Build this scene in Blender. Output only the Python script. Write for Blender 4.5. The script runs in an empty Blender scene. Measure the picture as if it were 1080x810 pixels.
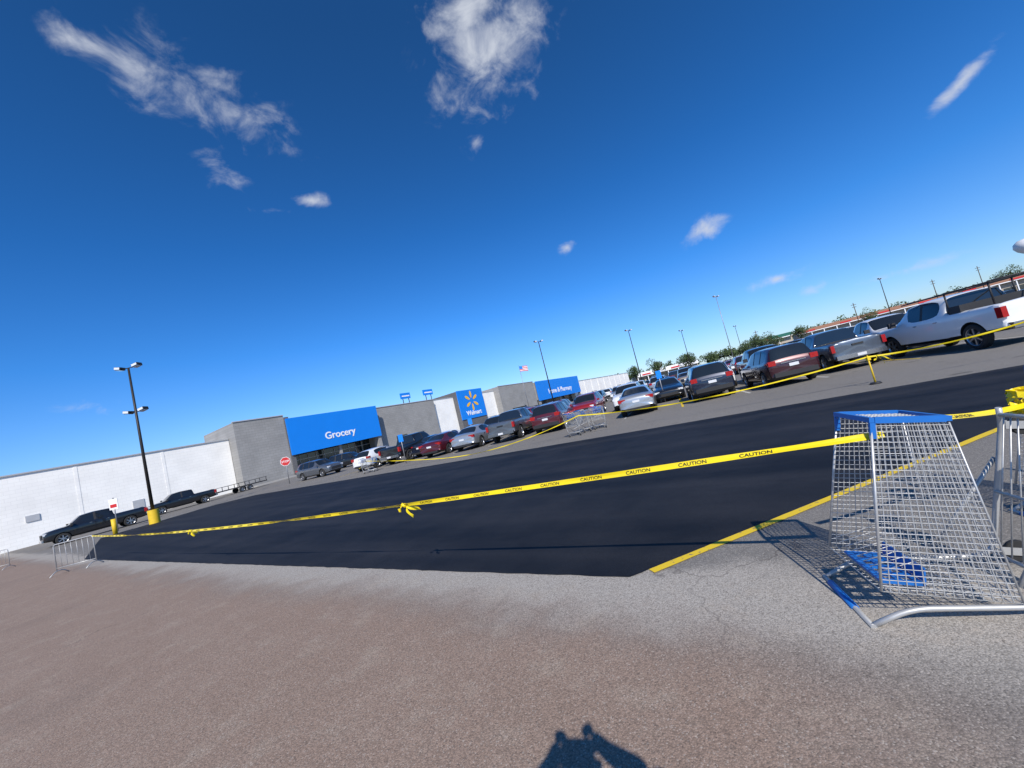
import bpy, bmesh, math, random, bisect
from mathutils import Vector, Matrix
random.seed(7)
sc=bpy.context.scene
R=math.radians
COL=sc.collection
# ------------------------------------------------------------------ materials
def newmat(name):
    m=bpy.data.materials.new(name); m.use_nodes=True
    nt=m.node_tree; b=nt.nodes["Principled BSDF"]
    return m,nt,b
def N(nt,t,**k):
    n=nt.nodes.new(t)
    for a,v in k.items(): setattr(n,a,v)
    return n
def L(nt,a,b): nt.links.new(a,b)
def mat(name,col,rough=.5,metal=0,var=.12,scale=4,bump=0,bscale=None,coat=0,spec=.5,detail=4):
    m,nt,b=newmat(name)
    tc=N(nt,'ShaderNodeTexCoord'); no=N(nt,'ShaderNodeTexNoise'); no.inputs['Scale'].default_value=scale; no.inputs['Detail'].default_value=detail
    L(nt,tc.outputs['Object'],no.inputs['Vector'])
    mx=N(nt,'ShaderNodeMix',data_type='RGBA')
    mx.inputs[6].default_value=(*[c*(1-var) for c in col],1); mx.inputs[7].default_value=(*[min(1,c*(1+var)) for c in col],1)
    L(nt,no.outputs['Fac'],mx.inputs[0]); L(nt,mx.outputs[2],b.inputs['Base Color'])
    b.inputs['Roughness'].default_value=rough; b.inputs['Metallic'].default_value=metal
    b.inputs['Coat Weight'].default_value=coat; b.inputs['Specular IOR Level'].default_value=spec
    if bump:
        n2=N(nt,'ShaderNodeTexNoise'); n2.inputs['Scale'].default_value=bscale or scale*5; n2.inputs['Detail'].default_value=6
        L(nt,tc.outputs['Object'],n2.inputs['Vector'])
        bp=N(nt,'ShaderNodeBump'); bp.inputs['Strength'].default_value=bump; bp.inputs['Distance'].default_value=.02
        L(nt,n2.outputs['Fac'],bp.inputs['Height']); L(nt,bp.outputs[0],b.inputs['Normal'])
    return m
M_glass=mat('tinted_glass',(.012,.015,.018),.06,0,.2,2,spec=.8)
M_tyre=mat('tyre_rubber',(.02,.02,.02),.85,0,.2,20)
M_rim=mat('alloy_rim',(.45,.46,.48),.3,.9,.1,10)
M_trim=mat('black_plastic',(.02,.02,.022),.6,0,.2,15)
M_tail=mat('tail_light_lens',(.35,.01,.012),.12,0,.1,10,coat=.6)
M_head=mat('head_light_lens',(.7,.72,.75),.1,0,.1,10,coat=.8)
M_chrome=mat('chrome_trim',(.6,.6,.62),.18,1,.05,10)
M_plate=mat('number_plate',(.65,.66,.68),.5,0,.2,12)
def paint(name,c,metal=.35,rough=.32): return mat('car_paint_'+name,c,rough,metal,.06,3,coat=.9)
P={'white':paint('white',(.75,.76,.76),0),'black':paint('black',(.012,.013,.016)),'red':paint('red',(.32,.014,.018)),
'maroon':paint('maroon',(.10,.012,.02)),'silver':paint('silver',(.42,.44,.46),.6),'grey':paint('grey',(.14,.15,.165),.6),
'navy':paint('navy',(.012,.018,.04)),'blue':paint('blue',(.03,.10,.28)),'tan':paint('tan',(.3,.26,.2),.5),'bluegrey':paint('bluegrey',(.12,.14,.17),.6),'darkred':paint('darkred',(.045,.008,.012))}
M_wire=mat('zinc_wire',(.50,.50,.49),.45,.5,.25,30)
M_tube=mat('grey_tube_steel',(.46,.46,.45),.45,.4,.25,12)
M_bluepl=mat('blue_plastic',(.01,.14,.48),.45,0,.15,12)
M_yellow=mat('yellow_paint',(.75,.50,.02),.6,0,.15,8)
M_conc=mat('concrete',(.34,.33,.31),.85,0,.2,1.5,bump=.3,bscale=30)
M_pole=mat('dark_bronze_pole',(.035,.032,.03),.5,.4,.2,6)
M_galv=mat('galvanised_pole',(.3,.3,.31),.5,.6,.2,6)
M_wood=mat('weathered_wood',(.09,.065,.045),.9,0,.4,12,bump=.4)
def blockmat(name,c,var=.06,mort=.62,dirt=.15):
    m,nt,b=newmat(name)
    tc=N(nt,'ShaderNodeTexCoord'); mp=N(nt,'ShaderNodeMapping'); mp.inputs['Rotation'].default_value=(R(90),0,0)
    L(nt,tc.outputs['Object'],mp.inputs[0])
    br=N(nt,'ShaderNodeTexBrick'); br.inputs['Scale'].default_value=1; br.inputs['Brick Width'].default_value=.8; br.inputs['Row Height'].default_value=.4; br.inputs['Mortar Size'].default_value=.012
    br.inputs['Color1'].default_value=(*[x*(1+var) for x in c],1); br.inputs['Color2'].default_value=(*[x*(1-var) for x in c],1); br.inputs['Mortar'].default_value=(*[x*mort for x in c],1)
    L(nt,mp.outputs[0],br.inputs[0])
    no=N(nt,'ShaderNodeTexNoise'); no.inputs['Scale'].default_value=.35; no.inputs['Detail'].default_value=6; L(nt,tc.outputs['Object'],no.inputs[0])
    mr=N(nt,'ShaderNodeMapRange'); mr.inputs[1].default_value=.3; mr.inputs[2].default_value=.6; mr.inputs[3].default_value=1-dirt; mr.inputs[4].default_value=1; L(nt,no.outputs['Fac'],mr.inputs[0])
    vm=N(nt,'ShaderNodeVectorMath',operation='SCALE'); L(nt,br.outputs[0],vm.inputs[0]); L(nt,mr.outputs[0],vm.inputs['Scale']); L(nt,vm.outputs[0],b.inputs['Base Color'])
    b.inputs['Roughness'].default_value=.9
    return m
M_ww=blockmat('white_painted_block',(.90,.885,.84),.015,.85,.10)
M_gw=blockmat('grey_painted_block',(.30,.295,.285),.05)
M_dg=blockmat('dark_grey_block',(.12,.12,.125),.05)
M_bluesign=mat('blue_sign_panel',(.004,.21,.74),.4,0,.05,.6)
M_wsign=mat('white_sign_letters',(.82,.82,.82),.5,0,.03,3)
M_ysign=mat('yellow_sign_petal',(.85,.48,.02),.5,0,.05,3)
M_storeglass=mat('store_glass',(.02,.03,.035),.08,0,.4,.5,spec=.9)
M_red=mat('red_sign_paint',(.55,.02,.02),.5,0,.1,5)
M_cap=mat('metal_coping',(.5,.5,.5),.5,.3,.1,3)
# ------------------------------------------------------------------ mesh helpers
def add_box(bm,x0,x1,y0,y1,z0,z1,mi=0,M=None):
    vs=[bm.verts.new((x,y,z)) for z in (z0,z1) for y in (y0,y1) for x in (x0,x1)]
    if M is not None:
        for v in vs: v.co=M@v.co
    for f in ((0,2,3,1),(4,5,7,6),(0,1,5,4),(2,6,7,3),(0,4,6,2),(1,3,7,5)):
        fc=bm.faces.new([vs[i] for i in f]); fc.material_index=mi
    return vs
def tube(bm,p1,p2,r,n=6,mi=0,r2=None,cap=True):
    p1=Vector(p1);p2=Vector(p2); d=p2-p1
    if d.length<1e-6: return
    d.normalize(); a=d.orthogonal().normalized(); b=d.cross(a); r2=r if r2 is None else r2
    A=[];B=[]
    for i in range(n):
        t=2*math.pi*i/n; o=a*math.cos(t)+b*math.sin(t)
        A.append(bm.verts.new(p1+o*r)); B.append(bm.verts.new(p2+o*r2))
    for i in range(n):
        f=bm.faces.new((A[i],A[(i+1)%n],B[(i+1)%n],B[i])); f.material_index=mi; f.smooth=True
    if cap:
        f=bm.faces.new(A[::-1]); f.material_index=mi
        f=bm.faces.new(B); f.material_index=mi
def pipe(bm,pts,r,n=8,mi=0):
    P_=[Vector(p) for p in pts]; out=[P_[0]]
    for i in range(1,len(P_)-1):
        a,b,c=P_[i-1],P_[i],P_[i+1]
        k=min(.09,(a-b).length*.45,(c-b).length*.45)
        s=b+(a-b).normalized()*k; e=b+(c-b).normalized()*k
        for j in range(6):
            t=j/5; out.append(s*(1-t)**2+b*2*t*(1-t)+e*t*t)
    out.append(P_[-1]); rings=[]
    d0=(out[1]-out[0]).normalized(); a=d0.orthogonal().normalized()
    for i,p in enumerate(out):
        d=(out[min(i+1,len(out)-1)]-out[max(i-1,0)]).normalized()
        a=(a-d*a.dot(d)).normalized(); b=d.cross(a)
        rings.append([bm.verts.new(p+(a*math.cos(2*math.pi*j/n)+b*math.sin(2*math.pi*j/n))*r) for j in range(n)])
    for i in range(len(rings)-1):
        for j in range(n):
            f=bm.faces.new((rings[i][j],rings[i][(j+1)%n],rings[i+1][(j+1)%n],rings[i+1][j])); f.material_index=mi; f.smooth=True
    bm.faces.new(rings[0][::-1]).material_index=mi; bm.faces.new(rings[-1]).material_index=mi
def finish(bm,name,mats,parent=None,loc=None,M=None,smooth=None,recalc=True):
    if recalc: bmesh.ops.recalc_face_normals(bm,faces=bm.faces[:])
    me=bpy.data.meshes.new(name); bm.to_mesh(me); bm.free()
    for m in mats: me.materials.append(m)
    if smooth is not None:
        me.polygons.foreach_set('use_smooth',[True]*len(me.polygons)); me.set_sharp_from_angle(angle=R(smooth))
    ob=bpy.data.objects.new(name,me); COL.objects.link(ob)
    if parent: ob.parent=parent
    if M is not None: ob.matrix_local=M
    elif loc is not None: ob.location=loc
    return ob
def empty(name,M=None):
    e=bpy.data.objects.new(name,None); COL.objects.link(e)
    if M is not None: e.matrix_world=M
    return e
def text_mesh(body,size,align='CENTER',ext=.0,bold=0):
    cu=bpy.data.curves.new('t','FONT'); cu.body=body; cu.size=size; cu.align_x=align; cu.extrude=ext; cu.offset=bold
    o=bpy.data.objects.new('t',cu); COL.objects.link(o)
    dg=bpy.context.evaluated_depsgraph_get()
    me=bpy.data.meshes.new_from_object(o.evaluated_get(dg)); bpy.data.objects.remove(o); return me
def zrot(az): # object whose +X is its front; az clockwise from +Y
    return Matrix.Rotation(R(90-az),4,'Z')
# ------------------------------------------------------------------ camera
cam=bpy.data.cameras.new('camera'); co=bpy.data.objects.new('camera',cam); COL.objects.link(co)
p=R(4.1); ro=R(13.8); H=1.65
fw=Vector((0,math.cos(p),math.sin(p))); u0=Vector((0,-math.sin(p),math.cos(p))); r0=Vector((1,0,0))
cx=r0*math.cos(ro)-u0*math.sin(ro); cy=r0*math.sin(ro)+u0*math.cos(ro); cz=-fw
Mc=Matrix((cx,cy,cz)).transposed().to_4x4(); Mc.translation=(0,0,H)
co.matrix_world=Mc; cam.sensor_width=36; cam.lens=13.5; cam.clip_start=.02; cam.clip_end=6000
sc.camera=co
sc.view_settings.view_transform='Standard'; sc.view_settings.look='None'; sc.view_settings.exposure=0
# ------------------------------------------------------------------ light
EL=39.7; AZ=-3.2
tr=Vector((math.sin(R(AZ))*math.cos(R(EL)),math.cos(R(AZ))*math.cos(R(EL)),-math.sin(R(EL))))
sl=bpy.data.lights.new('sun','SUN'); sl.energy=5.0; sl.angle=R(.5); sl.color=(1,.94,.86)
so=bpy.data.objects.new('sun',sl); COL.objects.link(so); so.rotation_euler=tr.to_track_quat('-Z','Y').to_euler(); so.location=(0,-20,30)
w=bpy.data.worlds.new('World'); sc.world=w; w.use_nodes=True; nt=w.node_tree
bg=nt.nodes['Background']; bg.inputs['Strength'].default_value=.10
sky=N(nt,'ShaderNodeTexSky'); sky.sky_type='NISHITA'; sky.sun_disc=False; sky.sun_elevation=R(EL); sky.sun_rotation=R(180+AZ); sky.altitude=0; sky.air_density=1.0; sky.dust_density=.2; sky.ozone_density=3
tc=N(nt,'ShaderNodeTexCoord')
def MA(op,a,b=None,c=None):
    n=N(nt,'ShaderNodeMath',operation=op)
    for i,x in enumerate((a,b,c)):
        if x is None: continue
        if isinstance(x,(int,float)): n.inputs[i].default_value=x
        else: L(nt,x,n.inputs[i])
    return n.outputs[0]
def DOT(v):
    n=N(nt,'ShaderNodeVectorMath',operation='DOT_PRODUCT'); L(nt,tc.outputs['Generated'],n.inputs[0]); n.inputs[1].default_value=v; return n.outputs['Value']
rp=N(nt,'ShaderNodeValToRGB'); L(nt,MA('MAXIMUM',DOT((0,0,1)),0.0),rp.inputs[0])
e=rp.color_ramp.elements; e[0].position=0; e[0].color=(.42,.53,.76,1); e[1].position=.75; e[1].color=(.10,.33,.56,1)
for ps,cl in ((.08,(.32,.50,.78,1)),(.25,(.15,.45,.80,1)),(.45,(.10,.39,.71,1))):
    q=e.new(ps); q.color=cl
hs=N(nt,'ShaderNodeMix',data_type='RGBA',blend_type='MULTIPLY'); hs.inputs[0].default_value=1; L(nt,sky.outputs[0],hs.inputs[6])
sc2=N(nt,'ShaderNodeVectorMath',operation='SCALE'); sc2.inputs['Scale'].default_value=2.0; L(nt,rp.outputs[0],sc2.inputs[0]); L(nt,sc2.outputs[0],hs.inputs[7])
clouds=[((70,379,376),.13,.085,15,1.0),((50,379,425),.10,.045,0,.9),((60,379,345),.05,.06,35,.66),((-270,376,418),.09,.055,-20,.80),((-215,378,372),.085,.05,-25,.80),((-350,371,480),.045,.035,0,.62),((235,396,138),.040,.022,8,.96),
((538,390,226),.045,.010,30,.88),((-160,387,267),.034,.013,0,.90),((-205,387,267),.05,.010,0,.68),((-247,383,322),.04,.028,-30,.72),((24,385,285),.025,.02,20,.74),((90,395,154),.025,.014,10,.74),
((340,402,52),.032,.012,10,.85),((432,403,46),.09,.010,0,.66),((-443,398,112),.04,.022,0,.55),((300,402,70),.06,.01,0,.5)]
mk=None
for c,sa,sb,tl,wt in clouds:
    c=Vector(c).normalized(); a=c.cross(Vector((0,0,1))).normalized(); b=a.cross(c)
    t=R(tl); a2=a*math.cos(t)+b*math.sin(t); b2=b*math.cos(t)-a*math.sin(t)
    x=MA('MULTIPLY',DOT(a2),1/sa); y=MA('MULTIPLY',DOT(b2),1/sb)
    rr=MA('SQRT',MA('ADD',MA('MULTIPLY',x,x),MA('MULTIPLY',y,y)))
    f=MA('MAXIMUM',MA('SUBTRACT',1.0,MA('MULTIPLY',rr,.55)),0.0)
    f=MA('MULTIPLY',MA('MULTIPLY',f,wt),MA('GREATER_THAN',DOT(c),0.2))
    mk=f if mk is None else MA('MAXIMUM',mk,f)
mp=N(nt,'ShaderNodeMapping'); mp.inputs['Scale'].default_value=(1,1,1.3); mp.inputs['Rotation'].default_value=(0,R(35),0); L(nt,tc.outputs['Generated'],mp.inputs[0])
n1=N(nt,'ShaderNodeTexNoise'); n1.inputs['Scale'].default_value=14; n1.inputs['Detail'].default_value=10; n1.inputs['Roughness'].default_value=.6; n1.inputs['Distortion'].default_value=.35; L(nt,mp.outputs[0],n1.inputs[0])
val=MA('ADD',MA('MULTIPLY',mk,1.3),MA('MULTIPLY',MA('SUBTRACT',n1.outputs['Fac'],.5),2.6))
mr=N(nt,'ShaderNodeMapRange'); mr.interpolation_type='SMOOTHSTEP'; mr.inputs[1].default_value=.40; mr.inputs[2].default_value=1.65; mr.inputs[3].default_value=0; mr.inputs[4].default_value=.9; L(nt,val,mr.inputs[0])
dens=MA('MULTIPLY',mr.outputs[0],MA('MINIMUM',MA('MULTIPLY',mk,3.0),1.0))
mx=N(nt,'ShaderNodeMix',data_type='RGBA'); L(nt,dens,mx.inputs[0]); L(nt,hs.outputs[2],mx.inputs[6]); mx.inputs[7].default_value=(6.6,7.0,7.8,1)
L(nt,mx.outputs[2],bg.inputs['Color'])
# ------------------------------------------------------------------ ground
def asphalt_ground():
    m,nt,b=newmat('old_asphalt')
    ge=N(nt,'ShaderNodeNewGeometry'); pos=ge.outputs['Position']
    def noise(s,d=4,ro=.5):
        n=N(nt,'ShaderNodeTexNoise'); n.inputs['Scale'].default_value=s; n.inputs['Detail'].default_value=d; n.inputs['Roughness'].default_value=ro; L(nt,pos,n.inputs[0]); return n.outputs['Fac']
    def ma(op,a,b_=None):
        n=N(nt,'ShaderNodeMath',operation=op)
        for i,x in enumerate((a,b_)):
            if x is None: continue
            if isinstance(x,(int,float)): n.inputs[i].default_value=x
            else: L(nt,x,n.inputs[i])
        return n.outputs[0]
    def mr(v,a,b_,c=0,d=1):
        n=N(nt,'ShaderNodeMapRange'); n.interpolation_type='SMOOTHSTEP'
        for i,x in enumerate((a,b_,c,d)): n.inputs[i+1].default_value=x
        L(nt,v,n.inputs[0]); return n.outputs[0]
    def mix(f,a,b_,bt='MIX'):
        n=N(nt,'ShaderNodeMix',data_type='RGBA',blend_type=bt)
        for s,x in ((0,f),(6,a),(7,b_)):
            if isinstance(x,(int,float)): n.inputs[s].default_value=x
            elif isinstance(x,tuple): n.inputs[s].default_value=(*x,1)
            else: L(nt,x,n.inputs[s])
        return n.outputs[2]
    dt=N(nt,'ShaderNodeVectorMath',operation='DOT_PRODUCT'); L(nt,pos,dt.inputs[0]); dt.inputs[1].default_value=(-.545,-.838,0)
    dist=ma('ADD',dt.outputs['Value'],.349+2.95)   # metres in front of the fresh asphalt
    wob=ma('MULTIPLY',ma('SUBTRACT',noise(.7,7,.68),.5),1.5)
    dn=ma('ADD',dist,wob)
    sx=N(nt,'ShaderNodeSeparateXYZ'); L(nt,pos,sx.inputs[0])
    right=mr(ma('ADD',sx.outputs['X'],wob),.6,2.0,1,0)
    pink=ma('MULTIPLY',mr(dn,.2,1.2),right)
    base=mix(noise(.25,5),(.175,.165,.150),(.225,.213,.195))
    light=ma('MULTIPLY',mr(dn,-.35,.0),mr(dn,.35,1.0,1,0))
    base=mix(ma('MULTIPLY',light,.75),base,(.43,.395,.345))
    pk=mix(noise(1.3,7,.65),(.250,.170,.125),(.320,.235,.182))
    base=mix(ma('MULTIPLY',pink,.92),base,pk)
    sand=ma('MULTIPLY',mr(noise(2.6,8,.7),.5,.68),mr(dn,-.1,.3)); base=mix(ma('MULTIPLY',sand,.35),base,(.37,.31,.245))
    vo=N(nt,'ShaderNodeTexVoronoi'); vo.inputs['Scale'].default_value=135; L(nt,pos,vo.inputs[0])
    sp=N(nt,'ShaderNodeSeparateColor'); L(nt,vo.outputs['Color'],sp.inputs[0])
    stone=mr(sp.outputs[0],.0,1.0,.78,1.22)
    cc=N(nt,'ShaderNodeCombineColor'); [L(nt,stone,cc.inputs[i]) for i in range(3)]
    base=mix(1.0,base,cc.outputs[0],'MULTIPLY')
    pale=mr(sp.outputs[1],.90,.97); base=mix(ma('MULTIPLY',pale,.42),base,(.52,.47,.41))
    drk=mr(sp.outputs[2],.88,.96); base=mix(ma('MULTIPLY',drk,.45),base,(.08,.068,.06))
    dark=mr(vo.outputs['Distance'],.5,.85); base=mix(ma('MULTIPLY',dark,.35),base,(.10,.085,.07))
    st=mr(noise(.45,4,.6),.58,.75); base=mix(ma('MULTIPLY',st,.22),base,(.13,.115,.10))
    # oil drips out in the bays, away from the dusty foreground
    oil=ma('MULTIPLY',mr(noise(1.1,3,.5),.66,.73),mr(dist,-4,-7)); base=mix(ma('MULTIPLY',oil,.55),base,(.05,.048,.045))
    # hairline cracks
    wn=N(nt,'ShaderNodeTexNoise'); wn.inputs['Scale'].default_value=1.5; wn.inputs['Detail'].default_value=5; L(nt,pos,wn.inputs[0])
    wv=N(nt,'ShaderNodeVectorMath',operation='SCALE'); L(nt,wn.outputs['Color'],wv.inputs[0]); wv.inputs['Scale'].default_value=1.3
    av=N(nt,'ShaderNodeVectorMath',operation='ADD'); L(nt,pos,av.inputs[0]); L(nt,wv.outputs[0],av.inputs[1])
    vc=N(nt,'ShaderNodeTexVoronoi',feature='DISTANCE_TO_EDGE'); vc.inputs['Scale'].default_value=.16; L(nt,av.outputs[0],vc.inputs[0])
    crk=ma('MULTIPLY',mr(vc.outputs['Distance'],.0008,.0022,1,0),mr(noise(.3,2),.48,.56)); base=mix(ma('MULTIPLY',crk,.5),base,(.07,.06,.055))
    L(nt,base,b.inputs['Base Color']); b.inputs['Roughness'].default_value=.92; b.inputs['Specular IOR Level'].default_value=.25
    bp=N(nt,'ShaderNodeBump'); bp.inputs['Strength'].default_value=.4; bp.inputs['Distance'].default_value=.004; bp.invert=True
    L(nt,vo.outputs['Distance'],bp.inputs['Height']); L(nt,bp.outputs[0],b.inputs['Normal'])
    return m
bm=bmesh.new()
S=3000
vs=[bm.verts.new(v) for v in ((-S,-S,0),(S,-S,0),(S,S,0),(-S,S,0))]; bm.faces.new(vs)
finish(bm,'ground',[asphalt_ground()])
def fresh():
    m,nt,b=newmat('fresh_asphalt')
    ge=N(nt,'ShaderNodeNewGeometry'); mp=N(nt,'ShaderNodeMapping'); mp.inputs['Rotation'].default_value=(0,0,R(35)); L(nt,ge.outputs['Position'],mp.inputs[0])
    mp2=N(nt,'ShaderNodeMapping'); mp2.inputs['Scale'].default_value=(.05,1.3,1); L(nt,mp.outputs[0],mp2.inputs[0])
    a=N(nt,'ShaderNodeTexNoise'); a.inputs['Scale'].default_value=1; a.inputs['Detail'].default_value=6; L(nt,mp2.outputs[0],a.inputs[0])
    c=N(nt,'ShaderNodeTexNoise'); c.inputs['Scale'].default_value=140; c.inputs['Detail'].default_value=2; L(nt,ge.outputs['Position'],c.inputs[0])
    d=N(nt,'ShaderNodeTexNoise'); d.inputs['Scale'].default_value=.6; d.inputs['Detail'].default_value=7; d.inputs['Roughness'].default_value=.65; L(nt,ge.outputs['Position'],d.inputs[0])
    ad=N(nt,'ShaderNodeMath',operation='ADD'); L(nt,a.outputs['Fac'],ad.inputs[0]); L(nt,d.outputs['Fac'],ad.inputs[1])
    cr=N(nt,'ShaderNodeMapRange'); cr.inputs[1].default_value=.8; cr.inputs[2].default_value=1.25; L(nt,ad.outputs[0],cr.inputs[0])
    mx=N(nt,'ShaderNodeMix',data_type='RGBA'); mx.inputs[6].default_value=(.006,.007,.010,1); mx.inputs[7].default_value=(.023,.023,.026,1); L(nt,cr.outputs[0],mx.inputs[0])
    mm=N(nt,'ShaderNodeMapRange'); mm.inputs[1].default_value=.3; mm.inputs[2].default_value=.7; mm.inputs[3].default_value=.55; mm.inputs[4].default_value=1.6; L(nt,c.outputs['Fac'],mm.inputs[0])
    vm=N(nt,'ShaderNodeVectorMath',operation='SCALE'); L(nt,mx.outputs[2],vm.inputs[0]); L(nt,mm.outputs[0],vm.inputs['Scale'])
    L(nt,vm.outputs[0],b.inputs['Base Color']); b.inputs['Roughness'].default_value=.72; b.inputs['Specular IOR Level'].default_value=.22
    bp=N(nt,'ShaderNodeBump'); bp.inputs['Strength'].default_value=.5; bp.inputs['Distance'].default_value=.004; L(nt,c.outputs['Fac'],bp.inputs['Height']); L(nt,bp.outputs[0],b.inputs['Normal'])
    return m
def jagged(pts,step=.25,amp=.03):
    out=[]
    for i in range(len(pts)):
        a=Vector(pts[i]);b=Vector(pts[(i+1)%len(pts)]); n=max(1,int((b-a).length/step)); nn=Vector((-(b-a).y,(b-a).x)).normalized()
        for k in range(n): out.append(a.lerp(b,k/n)+nn*random.uniform(-amp,amp)*(k>0))
    return out
bm=bmesh.new()
pl=[(.60,3.50),(13.0,7.02),(10.9,8.5),(4.5,12.9),(-5.3,19.95),(-23.8,33.4),(-27.5,33.6),(-29.8,26.4),(-18.5,15.7)]
bm.faces.new([bm.verts.new((q.x,q.y,.004)) for q in jagged(pl,.12,.010)])
bmesh.ops.triangulate(bm,faces=bm.faces[:])
ob=finish(bm,'fresh_asphalt_pavement',[fresh()])
def wornpaint(name,c):
    m,nt,b=newmat(name)
    ge=N(nt,'ShaderNodeNewGeometry'); a=N(nt,'ShaderNodeTexNoise'); a.inputs['Scale'].default_value=22; a.inputs['Detail'].default_value=8; a.inputs['Roughness'].default_value=.7; L(nt,ge.outputs['Position'],a.inputs[0])
    cr=N(nt,'ShaderNodeMapRange'); cr.inputs[1].default_value=.33; cr.inputs[2].default_value=.42; L(nt,a.outputs['Fac'],cr.inputs[0])
    mx=N(nt,'ShaderNodeMix',data_type='RGBA'); mx.inputs[6].default_value=(.16,.14,.11,1); mx.inputs[7].default_value=(*c,1); L(nt,cr.outputs[0],mx.inputs[0]); L(nt,mx.outputs[2],b.inputs['Base Color']); b.inputs['Roughness'].default_value=.7
    return m
M_yl=wornpaint('worn_yellow_paint',(.72,.50,.015)); M_wl=wornpaint('worn_white_paint',(.5,.5,.48))
def strip(bm,a,b,wd,z,mi=0):
    a=Vector(a);b=Vector(b); n=Vector((-(b-a).y,(b-a).x)).normalized()*wd/2
    k=max(1,int((b-a).length/.2)); pa=None
    for i in range(k+1):
        q=a.lerp(b,i/k); e=random.uniform(.94,1.06)
        l=bm.verts.new((q.x+n.x*e,q.y+n.y*e,z)); r=bm.verts.new((q.x-n.x*e,q.y-n.y*e,z))
        if pa: bm.faces.new((pa[0],pa[1],r,l)).material_index=mi
        pa=(l,r)
bm=bmesh.new()
strip(bm,(.80,3.50),(13.6,7.15),.085,.009)
finish(bm,'yellow_line_marking',[M_yl])
hd=Vector((math.sin(R(22)),math.cos(R(22)))); U=Vector((.887,-.461)); V=Vector((.461,.887)); B0=Vector((0,22.4))
bm=bmesh.new()
for off in (0,24,48):
    for k in range(-6,16):
        a=B0+U*(k*2.75+.4)+V*(off-.4); 
        if a.x<-17: continue
        strip(bm,a,a+hd*10.6,.10,.004,0 if off else (1 if k%3==0 else 0))
finish(bm,'parking_bay_marking',[M_wl,M_yl])
# ------------------------------------------------------------------ vehicles
CM=[None,M_glass,M_tyre,M_rim,M_trim,M_tail,M_head,M_chrome,M_plate]
def wheel(bm,x,y,r,s,wd=.24):
    prof=[(.0,-wd/2,4),(r*.9,-wd/2,2),(r,-wd*.36,2),(r,wd*.36,2),(r*.92,wd*.5,2),(r*.69,wd*.5,2),(r*.66,wd*.46,3),(r*.62,wd*.25,3),(r*.60,wd*.12,4),(0,wd*.12,4)]
    n=24; prev=None
    for (rr,yy,mi) in prof:
        ring=[bm.verts.new((x+rr*math.cos(2*math.pi*i/n),y+s*yy,r+rr*math.sin(2*math.pi*i/n))) for i in range(n)] if rr>0 else [bm.verts.new((x,y+s*yy,r))]
        if prev:
            for i in range(n):
                a=prev[0];j=(i+1)%n
                if len(a)==1: f=bm.faces.new((a[0],ring[i],ring[j]))
                elif len(ring)==1: f=bm.faces.new((a[i],a[j],ring[0]))
                else: f=bm.faces.new((a[i],a[j],ring[j],ring[i]))
                f.material_index=mi; f.smooth=True
        prev=(ring,)
    for k in range(6):
        Mx=Matrix.Translation((x,y+s*wd*.32,r))@Matrix.Rotation(2*math.pi*k/6,4,'Y')
        add_box(bm,-r*.07,r*.07,-.02,.02,r*.02,r*.64,3,Mx)
    tube(bm,(x,y+s*wd*.2,r),(x,y+s*wd*.46,r),r*.13,10,3)
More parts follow.
